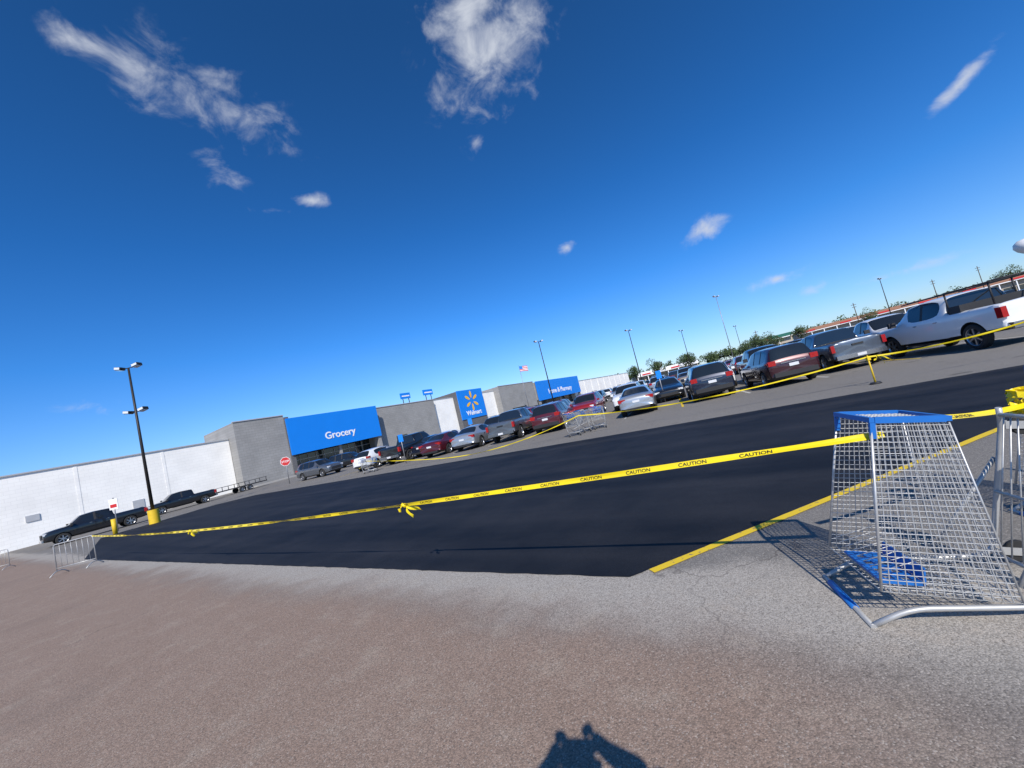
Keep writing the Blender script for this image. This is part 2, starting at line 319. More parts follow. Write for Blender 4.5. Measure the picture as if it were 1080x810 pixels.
def car_mesh(name,st,wx,wr,w,details,cav=None):
    bm=bmesh.new(); rings=[]
    for (x,zb,zl,zr,ww,rw,fl) in st:
        h=[(0,zb),(.80*ww,zb),(ww*.97,zb+.10*(zl-zb)/.7),(ww,zb+.5*(zl-zb)),(ww*.985,zl-.12*(zl-zb)),(ww*.94,zl),(rw,zr-.06),(rw*.86,zr-.005),(0,zr+.02)]
        pts=h+[(-a,b) for a,b in h[7:0:-1]]
        rings.append([bm.verts.new((x,a,b)) for a,b in pts])
    for i in range(len(rings)-1):
        fl=st[i][6]
        for j in range(16):
            f=bm.faces.new((rings[i][j],rings[i][(j+1)%16],rings[i+1][(j+1)%16],rings[i+1][j]))
            k=j if j<8 else 15-j; mi=0
            if k in(0,1): mi=4
            if k==5 and fl in('g','x'): mi=1
            if k==5 and fl=='b': mi=4
            if k in(6,7) and fl in('w','x'): mi=1
            f.material_index=mi
    bm.faces.new(rings[0]); bm.faces.new(rings[-1][::-1])
    bmesh.ops.recalc_face_normals(bm,faces=bm.faces[:])
    cl=bm.edges.layers.float.new('crease_edge')
    me=bpy.data.meshes.new(name+'_b'); 
    for e in bm.edges:
        ms={f.material_index for f in e.link_faces}
        if len(ms)>1: e[cl]=.75
    bm.to_mesh(me); bm.free()
    for m in [M_trim]+CM[1:]: me.materials.append(m)
    o=bpy.data.objects.new('b',me); COL.objects.link(o)
    o.modifiers.new('s','SUBSURF').levels=2; o.modifiers['s'].render_levels=2
    cb=bmesh.new()
    for x in wx:
        for s in (-1,1):
            tube(cb,(x,s*(w-.30),wr+.02),(x,s*(w+.3),wr+.02),wr*1.16,28)
    if cav: add_box(cb,*cav)
    for f in cb.faces: f.material_index=4; f.smooth=False
    bmesh.ops.recalc_face_normals(cb,faces=cb.faces[:])
    cme=bpy.data.meshes.new('c'); cb.to_mesh(cme); cb.free()
    for m in [M_trim]+CM[1:]: cme.materials.append(m)
    c=bpy.data.objects.new('c',cme); COL.objects.link(c)
    bo=o.modifiers.new('x','BOOLEAN'); bo.object=c; bo.operation='DIFFERENCE'; bo.solver='EXACT'
    dg=bpy.context.evaluated_depsgraph_get(); ev=bpy.data.meshes.new_from_object(o.evaluated_get(dg))
    bpy.data.objects.remove(o); bpy.data.objects.remove(c)
    bm=bmesh.new(); bm.from_mesh(ev)
    for x in wx:
        for s in (-1,1): wheel(bm,x,s*(w-.13),wr,s)
    for d in details: add_box(bm,*d)
    me=bpy.data.meshes.new(name); bm.to_mesh(me); bm.free()
    me.materials.append(P['grey'])
    for m in CM[1:]: me.materials.append(m)
    me.polygons.foreach_set('use_smooth',[True]*len(me.polygons)); me.set_sharp_from_angle(angle=R(32))
    return me
def sym(lst):
    o=[]
    for d in lst:
        o.append(d); x0,x1,y0,y1,z0,z1,m=d; o.append((x0,x1,-y1,-y0,z0,z1,m))
    return o
suv=car_mesh('suv',[(2.38,.42,.70,.76,.70,.58,''),(2.30,.28,.84,.92,.87,.76,''),(1.9,.24,.98,1.06,.93,.82,''),(1.12,.22,1.04,1.12,.95,.80,'w'),(.42,.22,1.06,1.62,.95,.68,'g'),(-.30,.22,1.07,1.70,.95,.69,'b'),(-.40,.22,1.07,1.70,.95,.69,'g'),(-1.18,.22,1.08,1.69,.95,.68,'b'),(-1.28,.24,1.08,1.69,.95,.68,'g'),(-1.88,.26,1.10,1.66,.94,.67,''),(-2.06,.28,1.10,1.63,.93,.66,'w'),(-2.30,.30,1.06,1.14,.91,.78,''),(-2.38,.40,.92,.98,.86,.74,'')],
 (1.45,-1.40),.36,.95,sym([(-2.37,-2.16,.62,.895,.92,1.12,5),(-2.30,-2.0,.72,.93,1.0,1.08,5),(2.12,2.33,.58,.84,.74,.86,6),(.95,1.08,.93,1.10,1.04,1.18,0),(-.1,.05,.945,.965,.93,.96,7),(-1.0,-.85,.945,.965,.93,.96,7),(-1.7,.3,.56,.60,1.72,1.75,4)])+
 [(2.28,2.40,-.52,.52,.50,.74,4),(-2.44,-2.3,-.78,.78,.42,.60,4),(-2.41,-2.33,-.17,.17,.78,.90,8),(-2.40,-2.3,-.45,.45,.95,.98,7)])
sedan=car_mesh('sedan',[(2.42,.36,.56,.62,.68,.56,''),(2.34,.26,.66,.73,.85,.74,''),(1.9,.20,.80,.86,.90,.80,''),(1.05,.18,.90,.96,.91,.78,'w'),(.25,.18,.93,1.36,.91,.60,'g'),(-.30,.18,.94,1.43,.91,.61,'b'),(-.38,.18,.94,1.43,.91,.61,'g'),(-1.05,.18,.96,1.38,.91,.59,''),(-1.15,.20,.96,1.36,.91,.58,'w'),(-1.85,.22,.98,1.05,.90,.74,''),(-2.30,.26,.96,1.02,.87,.74,''),(-2.42,.40,.78,.84,.80,.68,'')],
 (1.42,-1.40),.33,.91,sym([(-2.38,-2.2,.50,.86,.76,.91,5),(2.15,2.37,.54,.82,.58,.69,6),(.85,.97,.88,1.03,.92,1.04,0),(-.1,.05,.90,.925,.80,.83,7),(-.95,-.8,.90,.925,.80,.83,7)])+
 [(2.32,2.45,-.5,.5,.36,.52,4),(-2.46,-2.34,-.6,.6,.30,.42,4),(-2.44,-2.36,-.17,.17,.66,.77,8)])
hatch=car_mesh('hatch',[(2.12,.36,.58,.64,.66,.54,''),(2.04,.26,.70,.78,.82,.7,''),(1.65,.22,.86,.93,.87,.76,''),(1.0,.2,.95,1.02,.88,.75,'w'),(.30,.2,.97,1.46,.88,.60,'g'),(-.35,.2,.98,1.53,.88,.61,'b'),(-.43,.2,.98,1.53,.88,.61,'g'),(-1.25,.2,1.0,1.48,.88,.59,''),(-1.55,.22,1.0,1.44,.87,.58,'w'),(-2.0,.26,.98,1.06,.84,.70,''),(-2.10,.38,.84,.9,.8,.68,'')],
 (1.28,-1.28),.33,.88,sym([(-2.09,-1.85,.60,.84,.84,1.04,5),(1.85,2.07,.5,.78,.62,.74,6),(.82,.94,.86,1.0,.96,1.08,0)])+
 [(2.0,2.14,-.45,.45,.4,.56,4),(-2.15,-2.02,-.6,.6,.32,.46,4),(-2.13,-2.03,-.17,.17,.70,.81,8)])
pick=car_mesh('pick',[(2.92,.50,.90,.96,.82,.70,''),(2.86,.42,1.08,1.14,.97,.88,''),(2.4,.38,1.18,1.24,1.0,.90,''),(1.55,.36,1.22,1.29,1.0,.86,'w'),(.90,.36,1.24,1.85,1.0,.74,'g'),(.22,.36,1.24,1.92,1.0,.75,'b'),(.12,.36,1.24,1.92,1.0,.75,'g'),(-.70,.36,1.25,1.88,1.0,.73,''),(-.82,.36,1.25,1.85,1.0,.72,'w'),(-.92,.38,1.25,1.30,1.0,.90,''),(-1.0,.38,1.26,1.31,1.0,.93,''),(-2.80,.44,1.26,1.31,.99,.93,''),(-2.88,.50,1.24,1.29,.97,.90,'')],
 (1.93,-1.80),.41,1.0,sym([(-2.92,-2.72,.84,.975,.86,1.18,5),(2.68,2.90,.62,.93,.92,1.08,6),(1.38,1.5,.98,1.20,1.22,1.42,4),(.35,.5,.99,1.015,1.08,1.11,7),(-.6,-.45,.99,1.015,1.08,1.11,7),(-.6,1.1,.92,1.06,.36,.41,4)])+
 [(2.84,2.95,-.58,.58,.66,1.02,4),(2.9,2.99,-.9,.9,.46,.62,7),(-3.02,-2.86,-.88,.88,.50,.68,7),(-3.04,-2.9,-.16,.16,.54,.65,8),(-2.92,-2.86,-.2,.2,1.02,1.10,4)],
 cav=(-2.74,-1.04,-.80,.80,.80,1.6,4))
KIND={'suv':(suv,'suv',2.4),'sedan':(sedan,'sedan_car',2.44),'hatch':(hatch,'hatchback_car',2.12),'pick':(pick,'pickup_truck',2.95)}
def car(kind,color,x,y,az,rear=False,sc_=1.0):
    me,nm,hl=KIND[kind]
    o=bpy.data.objects.new(nm,me); COL.objects.link(o)
    o.material_slots[0].link='OBJECT'; o.material_slots[0].material=P[color]
    if rear: x+=math.sin(R(az))*hl; y+=math.cos(R(az))*hl
    o.matrix_world=Matrix.Translation((x,y,0))@zrot(az)@Matrix.Scale(sc_,4)
    return o
car('hatch','white',-12.5,29.0,20,True)
car('pick','black',-9.9,28.0,22,True)
car('sedan','navy',-7.9,28.6,22,True)
car('sedan','maroon',-6.3,25.3,22,True)
car('sedan','silver',-3.9,24.0,20,True)
car('pick','grey',-1.4,22.9,20,True,.95)
car('suv','maroon',1.3,21.8,20,True,.97)
car('sedan','silver',5.8,19.3,20,True)
car('suv','navy',9.0,17.8,20,True)
car('suv','darkred',11.4,15.8,17,True)
car('pick','bluegrey',14.3,15.9,20,True,.96)
wt=car('pick','white',15.9,11.5,15,True,1.04)
cols=['white','black','silver','grey','maroon','navy','tan','bluegrey','red','white','black','silver','grey']
kinds=['suv','sedan','suv','hatch','pick','sedan','suv']
rows=[(7.9,-4,8,202),(24.5,-4,12,22),(30,-4,14,202),(47,-3,16,22),(53,-3,18,202)]
pre={(7.9,1):('suv','red'),(7.9,2):('suv','white'),(7.9,3):('sedan','black'),(7.9,4):('suv','white'),(7.9,0):('suv','red'),(24.5,2):('suv','silver')}
rr=random.Random(3)
for off,k0,k1,az in rows:
    for k in range(k0,k1):
        a=B0+U*(k*2.75-.9)+V*off
        kd,cl=rr.choice(kinds),rr.choice(cols)
        if rr.random()<.2 and (off,k) not in pre: continue
        if (off,k) in pre: kd,cl=pre[(off,k)]
        car(kd,cl,a.x+rr.uniform(-.15,.15),a.y+rr.uniform(-.3,.3),az+rr.uniform(-2,2))
car('pick','black',-36.9,32.6,214,sc_=1.03)
car('pick','black',-38.5,42.6,214)
car('suv','grey',-20.4,38.0,115)
car('suv','black',-21.0,46,100)
car('sedan','silver',-20.5,54,214)
bm=bmesh.new()
for s in (-.9,.9):
    for x in (-1.1,-2.7): tube(bm,(x,s,1.3),(x,s,1.98),.025,6)
    tube(bm,(-2.8,s,1.98),(.9,s,1.98),.025,6)
for x in (-2.7,-1.1,.6): tube(bm,(x,-.9,2.0),(x,.9,2.0),.025,6)
add_box(bm,-1.55,-1.08,-.92,.92,1.1,1.5)
finish(bm,'ladder_rack',[M_trim],parent=wt)
bm=bmesh.new()
add_box(bm,-2.6,2.6,-1,1,.62,.74); 
for s in(-1,1):
    for x in (-2.5,-1.2,0,1.2,2.5): add_box(bm,x-.03,x+.03,s*.99-.03,s*.99+.03,.74,1.15)
    add_box(bm,-2.6,2.6,s*.99-.02,s*.99+.02,1.15,1.2)
    for x in(-.45,.45): wheel(bm,x,s*1.12,.34,s,.2)
tube(bm,(2.6,.6,.66),(3.9,0,.5),.05); tube(bm,(2.6,-.6,.66),(3.9,0,.5),.05)
for f in bm.faces:
    if f.material_index==0: f.material_index=4
finish(bm,'utility_trailer',[P['black']]+CM[1:],M=Matrix.Translation((-37.5,50.5,0))@zrot(214))
# ------------------------------------------------------------------ shopping carts
def cart_mesh():
    bm=bmesh.new()
    hb=[(-.42,-.29,.42),(-.42,.29,.42),(-.42,.29,.98),(-.42,-.29,.98)]
    nb=[(.48,-.19,.60),(.48,.19,.60),(.48,.19,.93),(.48,-.19,.93)]
    hb=[Vector(v) for v in hb]; nb=[Vector(v) for v in nb]
    def patch(a,b,c,d,nu,nv,r=.0024):
        for i in range(nu+1):
            t=i/nu; tube(bm,a.lerp(b,t),d.lerp(c,t),r,4,0,cap=False)
        for i in range(nv+1):
            t=i/nv; tube(bm,a.lerp(d,t),b.lerp(c,t),r*1.2,4,0,cap=False)
    patch(hb[0],nb[0],nb[3],hb[3],30,15); patch(hb[1],nb[1],nb[2],hb[2],30,15)
    patch(hb[0],nb[0],nb[1],hb[1],26,15); patch(nb[0],nb[1],nb[2],nb[3],12,10); patch(hb[0],hb[1],hb[2],hb[3],14,12)
    rim=[hb[3],nb[3],nb[2],hb[2]]
    for i in range(3): tube(bm,rim[i],rim[i+1],.007,8)
    lo=[hb[0],nb[0],nb[1],hb[1]]
    for i in range(3): tube(bm,lo[i],lo[i+1],.005,6)
    for i in (0,1): tube(bm,nb[i],nb[3-i],.006,6)
    add_box(bm,.470,.498,-.203,.203,.918,.942,1); add_box(bm,.470,.498,-.203,.203,.588,.612,1)
    add_box(bm,.466,.500,-.206,-.184,.613,.917,1); add_box(bm,.466,.500,.184,.206,.613,.917,1)
    for s in(-1,1): add_box(bm,.38,.469,s*.195-.009,s*.195+.009,.915,.94,1)
    for s in (-1,1):
        pipe(bm,[(-.62,s*.27,1.02),(-.50,s*.285,.86),(-.44,s*.28,.40),(-.40,s*.26,.17),(.40,s*.17,.15),(.50,s*.15,.17)],.0145,8,2)
        tube(bm,(-.35,s*.27,.42),(.20,s*.215,.16),.011,8,2)
        for x,yy in ((-.36,.255),(.40,.165)):
            tube(bm,(x,s*yy-.014,.06),(x,s*yy+.014,.06),.06,16,3); 
            add_box(bm,x-.022,x+.022,s*yy-.024,s*yy-.018,.05,.15,2); add_box(bm,x-.022,x+.022,s*yy+.018,s*yy+.024,.05,.15,2)
    for x,yy in ((-.38,.26),(0,.21),(.46,.16)): tube(bm,(x,-yy,.165),(x,yy,.165),.011,8,2)
    for i in range(7): 
        t=-.85+1.7*i/6; tube(bm,(-.38,.25*t,.165),(.46,.15*t,.165),.004,5,0)
    tube(bm,(-.62,-.285,1.02),(-.62,.285,1.02),.0145,10,2); tube(bm,(-.62,-.10,1.02),(-.62,.20,1.02),.020,12,1)
    # child seat: blue slotted back near the handle
    for zz in (.76,.84,.92): add_box(bm,-.40,-.388,-.23,.16,zz,zz+.032,1)
    for i in range(5):
        yy=-.23+.09*i; add_box(bm,-.402,-.386,yy,yy+.028,.765,.95,1)
    add_box(bm,-.385,-.31,-.22,.15,.752,.760,1)
    for i in range(8): tube(bm,(-.24,-.24+.48*i/7,.74),(-.34,-.24+.48*i/7,.97),.0025,4,0)
    return bm
bm=cart_mesh(); cartob=finish(bm,'shopping_cart',[M_wire,M_bluepl,M_tube,M_tyre]); cartme=cartob.data
def upright(o,O,R_,lean=11,k=1.04):
    R_=Vector((R_[0],R_[1],0)).normalized(); U_=Vector((0,0,1)); c=math.cos(R(lean)); s=math.sin(R(lean))
    xl=U_*c+R_*s; zl=-R_*c+U_*s; yl=zl.cross(xl)
    Mx=Matrix((xl,yl,zl)).transposed().to_4x4()@Matrix.Scale(k,4); Mx.translation=(O[0],O[1],.418*k); o.matrix_world=Mx
upright(cartob,(2.84,2.20),(.95,-.30))
def newcart():
    o=bpy.data.objects.new('shopping_cart',cartme); COL.objects.link(o); return o
c2=newcart(); upright(c2,(4.50,2.52),(.95,-.26),k=.99)
for (x,y,az) in ((2.3,17.0,30),(2.9,17.6,35),(3.5,17.6,20),(-10.6,26.0,110)):
    o=newcart(); o.matrix_world=Matrix.Translation((x,y,0))@zrot(az)
def barricade(x,y,az,ln=1.9):
    bm=bmesh.new(); h=ln/2
    pipe(bm,[(-h,0,.14),(-h,0,1.0),(h,0,1.0),(h,0,.14)],.017,8); tube(bm,(-h,0,.22),(h,0,.22),.014,8)
    n=int(ln/.16)
    for i in range(1,n): tube(bm,(-h+ln*i/n,0,.22),(-h+ln*i/n,0,1.0),.006,6)
    for s in (-h+.06,h-.06): pipe(bm,[(s,-.32,0.01),(s,-.12,.14),(s,.12,.14),(s,.32,.01)],.015,8)
    finish(bm,'crowd_barricade',[M_tube],M=Matrix.Translation((x,y,0))@zrot(az))
barricade(-15.6,13.0,80,1.15); barricade(-28.5,20.2,80,1.3)
# ------------------------------------------------------------------ caution tape
M_tape=mat('yellow_tape',(.80,.62,.01),.35,0,.06,3); M_ink=mat('black_ink',(.01,.01,.01),.5,0,.1,5)
def tape(pts,sag,name='caution_tape',text=True,wd=.042,tails=()):
    bm=bmesh.new(); path=[]
    for i in range(len(pts)-1):
        a=Vector(pts[i]);b=Vector(pts[i+1]); n=max(4,int((b-a).length/.06))
        for k in range(n+(i==len(pts)-2)):
            t=k/n; q=a.lerp(b,t); q.z-=sag[i]*4*t*(1-t); q.z=max(q.z,.02); path.append(q)
    ss=[0]
    for i in range(1,len(path)): ss.append(ss[-1]+(path[i]-path[i-1]).length)
    def up(s):
        tw=.55*math.sin(s*.7+1)+.4*math.sin(s*2.3)+.12*math.sin(s*7.1)
        d=(path[-1]-path[0]); d.z=0; d.normalize(); nrm=Vector((-d.y,d.x,0))
        return Vector((0,0,1))*math.cos(tw)+nrm*math.sin(tw), nrm*math.cos(tw)-Vector((0,0,1))*math.sin(tw)
    def at(s):
        s=min(max(s,0),ss[-1]-1e-4)
        i=min(bisect.bisect_right(ss,s)-1,len(ss)-2); return path[i].lerp(path[i+1],(s-ss[i])/(ss[i+1]-ss[i]))
    pv=None
    for i,q in enumerate(path):
        u,_=up(ss[i]); a=bm.verts.new(q-u*wd/2); m=bm.verts.new(q+_*.003); b=bm.verts.new(q+u*wd/2)
        if pv:
            bm.faces.new((pv[0],a,m,pv[1])); bm.faces.new((pv[1],m,b,pv[2]))
        pv=(a,m,b)
    for (k,ln) in tails:
        s0=ss[-1]*k; q=at(s0); tube(bm,q+Vector((-.02,0,.015)),q+Vector((.025,0,-.02)),.02,7,0)
        for (dx,dz,ph_) in ((.35,-ln,0),(-.30,-ln*.45,1.3),(.95,-ln*.85,2.1)):
            prev=None
            for j in range(11):
                t=j/10; c=q+Vector((dx*ln*t*1.5+.012*math.sin(9*t+ph_),.02*math.sin(7*t+ph_),dz*t**1.4+.02*math.sin(6*t+ph_)*t)); an=ph_+2.2*t; e=Vector((.005*math.sin(an),.014*math.sin(an),.016*abs(math.cos(an))+.005))
                a=bm.verts.new(c-e);b=bm.verts.new(c+e)
                if prev: bm.faces.new((prev[0],a,b,prev[1]))
                prev=(a,b)
    if text:
        tm=text_mesh('CAUTION',.036,'LEFT',0,.0006); s=.2
        while s<ss[-1]-.4:
            for side in (-1,1):
                vm=[]
                for v in tm.vertices:
                    xx=v.co.x*1.2 if side<0 else .25-v.co.x*1.2
                    u,nn=up(s+xx); vm.append(bm.verts.new(at(s+xx)+u*(v.co.y-.013)+nn*(.003+side*.003)))
                for pg in tm.polygons:
                    try: f=bm.faces.new([vm[i] for i in pg.vertices]); f.material_index=1
                    except Exception: pass
            s+=.40
    ob=finish(bm,name,[M_tape,M_ink],recalc=False); return ob
tape([(-15.0,13.05,.98),(2.01,2.26,1.02)],[.16],tails=((.79,.15),(.45,.12)))
tape([(2.47,2.44,1.0),(3.42,2.70,.86)],[.02])
tape([(20,3.2,.9),(12.3,9.15,.85),(9.9,10.9,.78),(2.4,16.3,.85),(-4.9,21.5,.12),(-10.9,25.9,.85),(-12.5,28.6,.3)],[.1,.1,.28,.35,.05,.1],text=False,tails=((.30,.25),))
bm=bmesh.new(); cc=Vector((3.48,2.74,.86)); pv=None
for i in range(140):
    t=i/139*2*math.pi*7; r=.085+.018*math.sin(t*3.1)+.012*math.sin(t*1.7); q=cc+Vector((math.cos(t)*r,math.sin(t)*r*.95,.09*math.sin(t*.43)+.02*math.sin(t*1.3))); an=.6*math.sin(t*1.9)
    e=Vector((math.cos(t)*math.sin(an)*.022,math.sin(t)*math.sin(an)*.022,.022*math.cos(an)))
    a=bm.verts.new(q-e);b=bm.verts.new(q+e)
    if pv: bm.faces.new((pv[0],a,b,pv[1]))
    pv=(a,b)
finish(bm,'caution_tape_bundle',[M_tape],recalc=False)
def post(x,y,h=.82):
    bm=bmesh.new(); tube(bm,(0,0,.03),(0,0,h),.022,12,0,.018); tube(bm,(0,0,0),(0,0,.05),.14,16,1,.11)
    add_box(bm,-.045,.045,-.035,.035,h-.14,h-.05,0); finish(bm,'tape_post',[M_yellow,M_trim],loc=(x,y,0))
post(9.9,10.9)
# ------------------------------------------------------------------ store
ang=math.atan2(.829,.559)
SM=Matrix.Translation((-58.03,39.13,0))@Matrix.Rotation(ang,4,'Z')
st=empty('supermarket_building',SM)
def boxes(name,lst,m,par=st):
    bm=bmesh.new()
    for b in lst: add_box(bm,*b)
    return finish(bm,name,[m],parent=par)
boxes('white_wall',[(-60,24,0,60,0,8),(67,75,0,20,0,9.2),(85.4,93,0,20,0,9.2),(148,224,0,90,0,8)],M_ww)
boxes('white_wall_pier',[(q,q+.3,-.03,-.003,0,7.9) for q in range(-56,23,8)]+[(q,q+.5,-.12,-.003,0,7.9) for q in range(152,224,8)],M_ww)
boxes('roof',[(24,148,20,90,0,7.7)],M_cap)
boxes('coping',[(-60,23.9,-.16,.3,8.003,8.15),(148.1,224,-.16,.3,8.003,8.15),(67,75,-.1,.3,9.203,9.33),(85.4,93,-.1,.3,9.203,9.33),(49.1,66.9,-1.12,-.6,9.303,9.45),(93.1,113.4,-2.1,-1.6,10.203,10.35),(24,31.3,-2.62,-2.2,10.203,10.35)],M_cap)
boxes('grey_tower',[(24.05,31.3,-2.5,10,0,10.2)],M_gw)
boxes('grey_wall',[(49,66.95,-1,20,0,9.3),(93.05,113.45,-2,20,0,10.2)],M_gw)
boxes('dark_tower_return',[(31.31,32.0,-2.7,10,0,9.9)],M_dg)
boxes('entrance_upper_wall',[(32.01,48.99,-2.4,10,3.6,9.4),(113.5,147.9,-2.4,20,3.6,9.8)],M_gw)
boxes('entrance_column',[(48.3,48.98,-2.7,-1.1,0,3.59),(40,40.5,-2.3,-1.8,0,3.59),(114,114.8,-2.7,-2,0,3.59),(147,147.8,-2.7,-2,0,3.59),(130,130.6,-2.3,-1.8,0,3.59)],M_gw)
boxes('entrance_glass',[(32.02,48.95,1.5,1.7,0,3.59),(113.5,147.8,1.5,1.7,0,3.59),(54,57,-1.02,-1.005,.0,2.6),(60,62,-1.02,-1.005,0,2.4),(98,106,-2.02,-2.005,0,2.8)],M_storeglass)
boxes('door_frame',[(q,q+.08,1.38,1.497,0,3.4) for q in (33,34.5,36,37.5,39,41,42.5,44,45.5,47)]+[(32.02,48.9,1.4,1.49,2.4,2.5)],M_cap)
boxes('blue_entrance_sign',[(31.4,49,-3.0,-2.71,3.4,9.6),(113.5,148,-3.0,-2.71,3.2,10.0)],M_bluesign)
boxes('blue_logo_sign',[(75.02,85.38,-1.5,20,0,10.4)],M_dg); boxes('blue_logo_panel',[(75.0,85.4,-1.7,-1.503,2.7,10.5)],M_bluesign)
boxes('sidewalk',[(24,150,-7,-3.05,0,.14)],M_conc)
boxes('wall_vent',[(4,5,-.1,-.004,2.6,3.3),(12.5,13.6,-.08,-.004,0,2.2)],M_cap)
boxes('rooftop_unit',[(-20,-17,14,17,8,9.1),(14,17,22,25,8,9.4),(104,108,30,34,7.7,10.9)],M_cap)
def sign_text(body,size,q,y,z,m,nm,bold=.01):
    me=text_mesh(body,size,'CENTER',.03,bold); me.name=nm; me.materials.clear(); me.materials.append(m)
    o=bpy.data.objects.new(nm,me); COL.objects.link(o); o.parent=st; o.matrix_local=Matrix.Translation((q,y,z))@Matrix.Rotation(R(90),4,'X')
sign_text('Grocery',1.75,40.4,-3.04,4.9,M_wsign,'entrance_lettering',.03)
sign_text('Home & Pharmacy',2.5,130.5,-3.04,5.0,M_wsign,'entrance_lettering',.03)
sign_text('Walmart',1.7,80.2,-1.74,3.6,M_wsign,'logo_lettering',.03)
bm=bmesh.new()
for k in range(6):
    a=R(90+60*k); ca,sa=math.cos(a),math.sin(a); vs=[]
    for j in range(16):
        t=2*math.pi*j/16; u=1.75+1.0*math.cos(t); v=.36*math.sin(t)*(1+.25*math.cos(t))
        vs.append(bm.verts.new((80.2+u*ca-v*sa,-1.76,7.4+u*sa+v*ca)))
    bm.faces.new(vs)
finish(bm,'spark_emblem',[M_ysign],parent=st)
for q in range(34,64,4):
    bm=bmesh.new(); tube(bm,(0,0,0),(0,0,1.0),.1,12); bmesh.ops.translate(bm,verts=bm.verts,vec=SM@Vector((q,-7.6,0))); finish(bm,'bollard',[M_yellow])
for q,zz,wd in ((63,12.0,2.9),(70.5,12.2,3.2)):
    bm=bmesh.new(); add_box(bm,-wd/2,wd/2,-.15,.15,zz-.9,zz+.5,0); tube(bm,(-.9,.0,7),(-.9,0,zz-.9),.1,8,1); tube(bm,(.9,0,7),(.9,0,zz-.9),.1,8,1); add_box(bm,-wd/2+.3,wd/2-.3,-.17,-.153,zz-.4,zz-.1,2)
    finish(bm,'roof_sign',[M_bluesign,M_pole,M_wsign],M=SM@Matrix.Translation((q,4,0)))
# ------------------------------------------------------------------ lamp posts
def lamp(x,y,h,az=0,low=False,base=True,m=M_pole,r=.11):
    e=empty('street_lamp',Matrix.Translation((x,y,0))@Matrix.Rotation(R(az),4,'Z'))
    bm=bmesh.new(); tube(bm,(0,0,.9 if base else 0),(0,0,h),r,12,0,r*.6); finish(bm,'pole',[m],parent=e)
    if base:
        bm=bmesh.new(); tube(bm,(0,0,0),(0,0,1.0),.32,20); finish(bm,'concrete_base',[M_yellow],parent=e,smooth=40)
    bm=bmesh.new()
    hs_=[(h,.45)]+([(h-3.4,.35)] if low else [])
    for hz,a in hs_:
        tube(bm,(-a,0,hz),(a,0,hz),.035,8,0)
        for s in (-1,1):
            Mx=Matrix.Translation((s*(a+.22),0,hz+.05))@Matrix.Rotation(R(-12*s),4,'Y')
            add_box(bm,-.24,.24,-.2,.2,-.06,.14,0,Mx); add_box(bm,-.2,.2,-.16,.16,-.10,-.063,1,Mx)
            add_box(bm,-.2,.2,-.235,-.203,-.04,.12,1,Mx)
    finish(bm,'lamp_heads',[m,M_head],parent=e)
lamp(-27.9,28.4,11.8,0,low=True)
for a in ((6.3,67,12.6),(26.7,81,12.6),(50,108,12.6),(83,138,12.6),(95,95,12)): lamp(*a,az=30)
lamp(46,80,15,az=30,m=M_galv,r=.08)
bm=bmesh.new(); tube(bm,(0,0,0),(0,0,1.05),.13,14); finish(bm,'bollard',[M_yellow],loc=(-29.6,27.2,0))
bm=bmesh.new(); tube(bm,(0,0,0),(0,0,2.6),.04,8,0); add_box(bm,-.35,.35,-.04,-.01,1.7,2.5,1); add_box(bm,-.25,.25,-.06,-.043,1.85,2.1,2); finish(bm,'notice_sign',[M_galv,M_wsign,M_red],loc=(-32.4,30.0,0))
def text_poly(bm,body,size,off,mi):
    tm=text_mesh(body,size,'CENTER',0,.004); vm=[bm.verts.new((v.co.x+off[0],off[1],v.co.y+off[2])) for v in tm.vertices]
    for pg in tm.polygons:
        try: f=bm.faces.new([vm[i] for i in pg.vertices]); f.material_index=mi
        except Exception: pass
def stop(x,y):
    bm=bmesh.new(); tube(bm,(0,0,0),(0,0,2.6),.035,8,0)
    for rr_,yy,mi in ((.47,-.04,2),(.43,-.046,1)):
        f=bm.faces.new([bm.verts.new((rr_*math.cos(R(22.5+45*i)),yy,2.3+rr_*math.sin(R(22.5+45*i)))) for i in range(8)]); f.material_index=mi
    text_poly(bm,'STOP',.28,(0,-.05,2.2),3)
    finish(bm,'stop_sign',[M_galv,M_red,M_wsign,M_wsign],M=Matrix.Translation((x,y,0))@Matrix.Rotation(R(25),4,'Z'),recalc=False)
stop(-24.2,39)
for (x,y) in ((-8.3,26.4),(-4,31),(9,24)):
    bm=bmesh.new(); tube(bm,(0,0,0),(0,0,2.0),.03,8,0); add_box(bm,-.16,.16,-.04,-.01,1.5,2.0,1); finish(bm,'parking_sign',[M_galv,M_bluesign],loc=(x,y,0))
bm=bmesh.new(); tube(bm,(0,0,0),(0,0,14.5),.09,8,0,.05)
for i in range(7):
    for k in range(8):
        x0,x1=k*.3,(k+1)*.3; z0=12.7+i*.22; y0=.18*math.sin(x0*2.8); y1=.18*math.sin(x1*2.8)
        f=bm.faces.new([bm.verts.new(v) for v in ((x0,y0,z0-x0*.15),(x1,y1,z0-x1*.15),(x1,y1,z0+.22-x1*.15),(x0,y0,z0+.22-x0*.15))]); f.material_index=3 if (i>=3 and k<3) else (1 if i%2==0 else 2)
finish(bm,'flag_on_pole',[M_galv,M_red,M_wsign,M_bluesign],loc=(3.2,112,0),recalc=False)
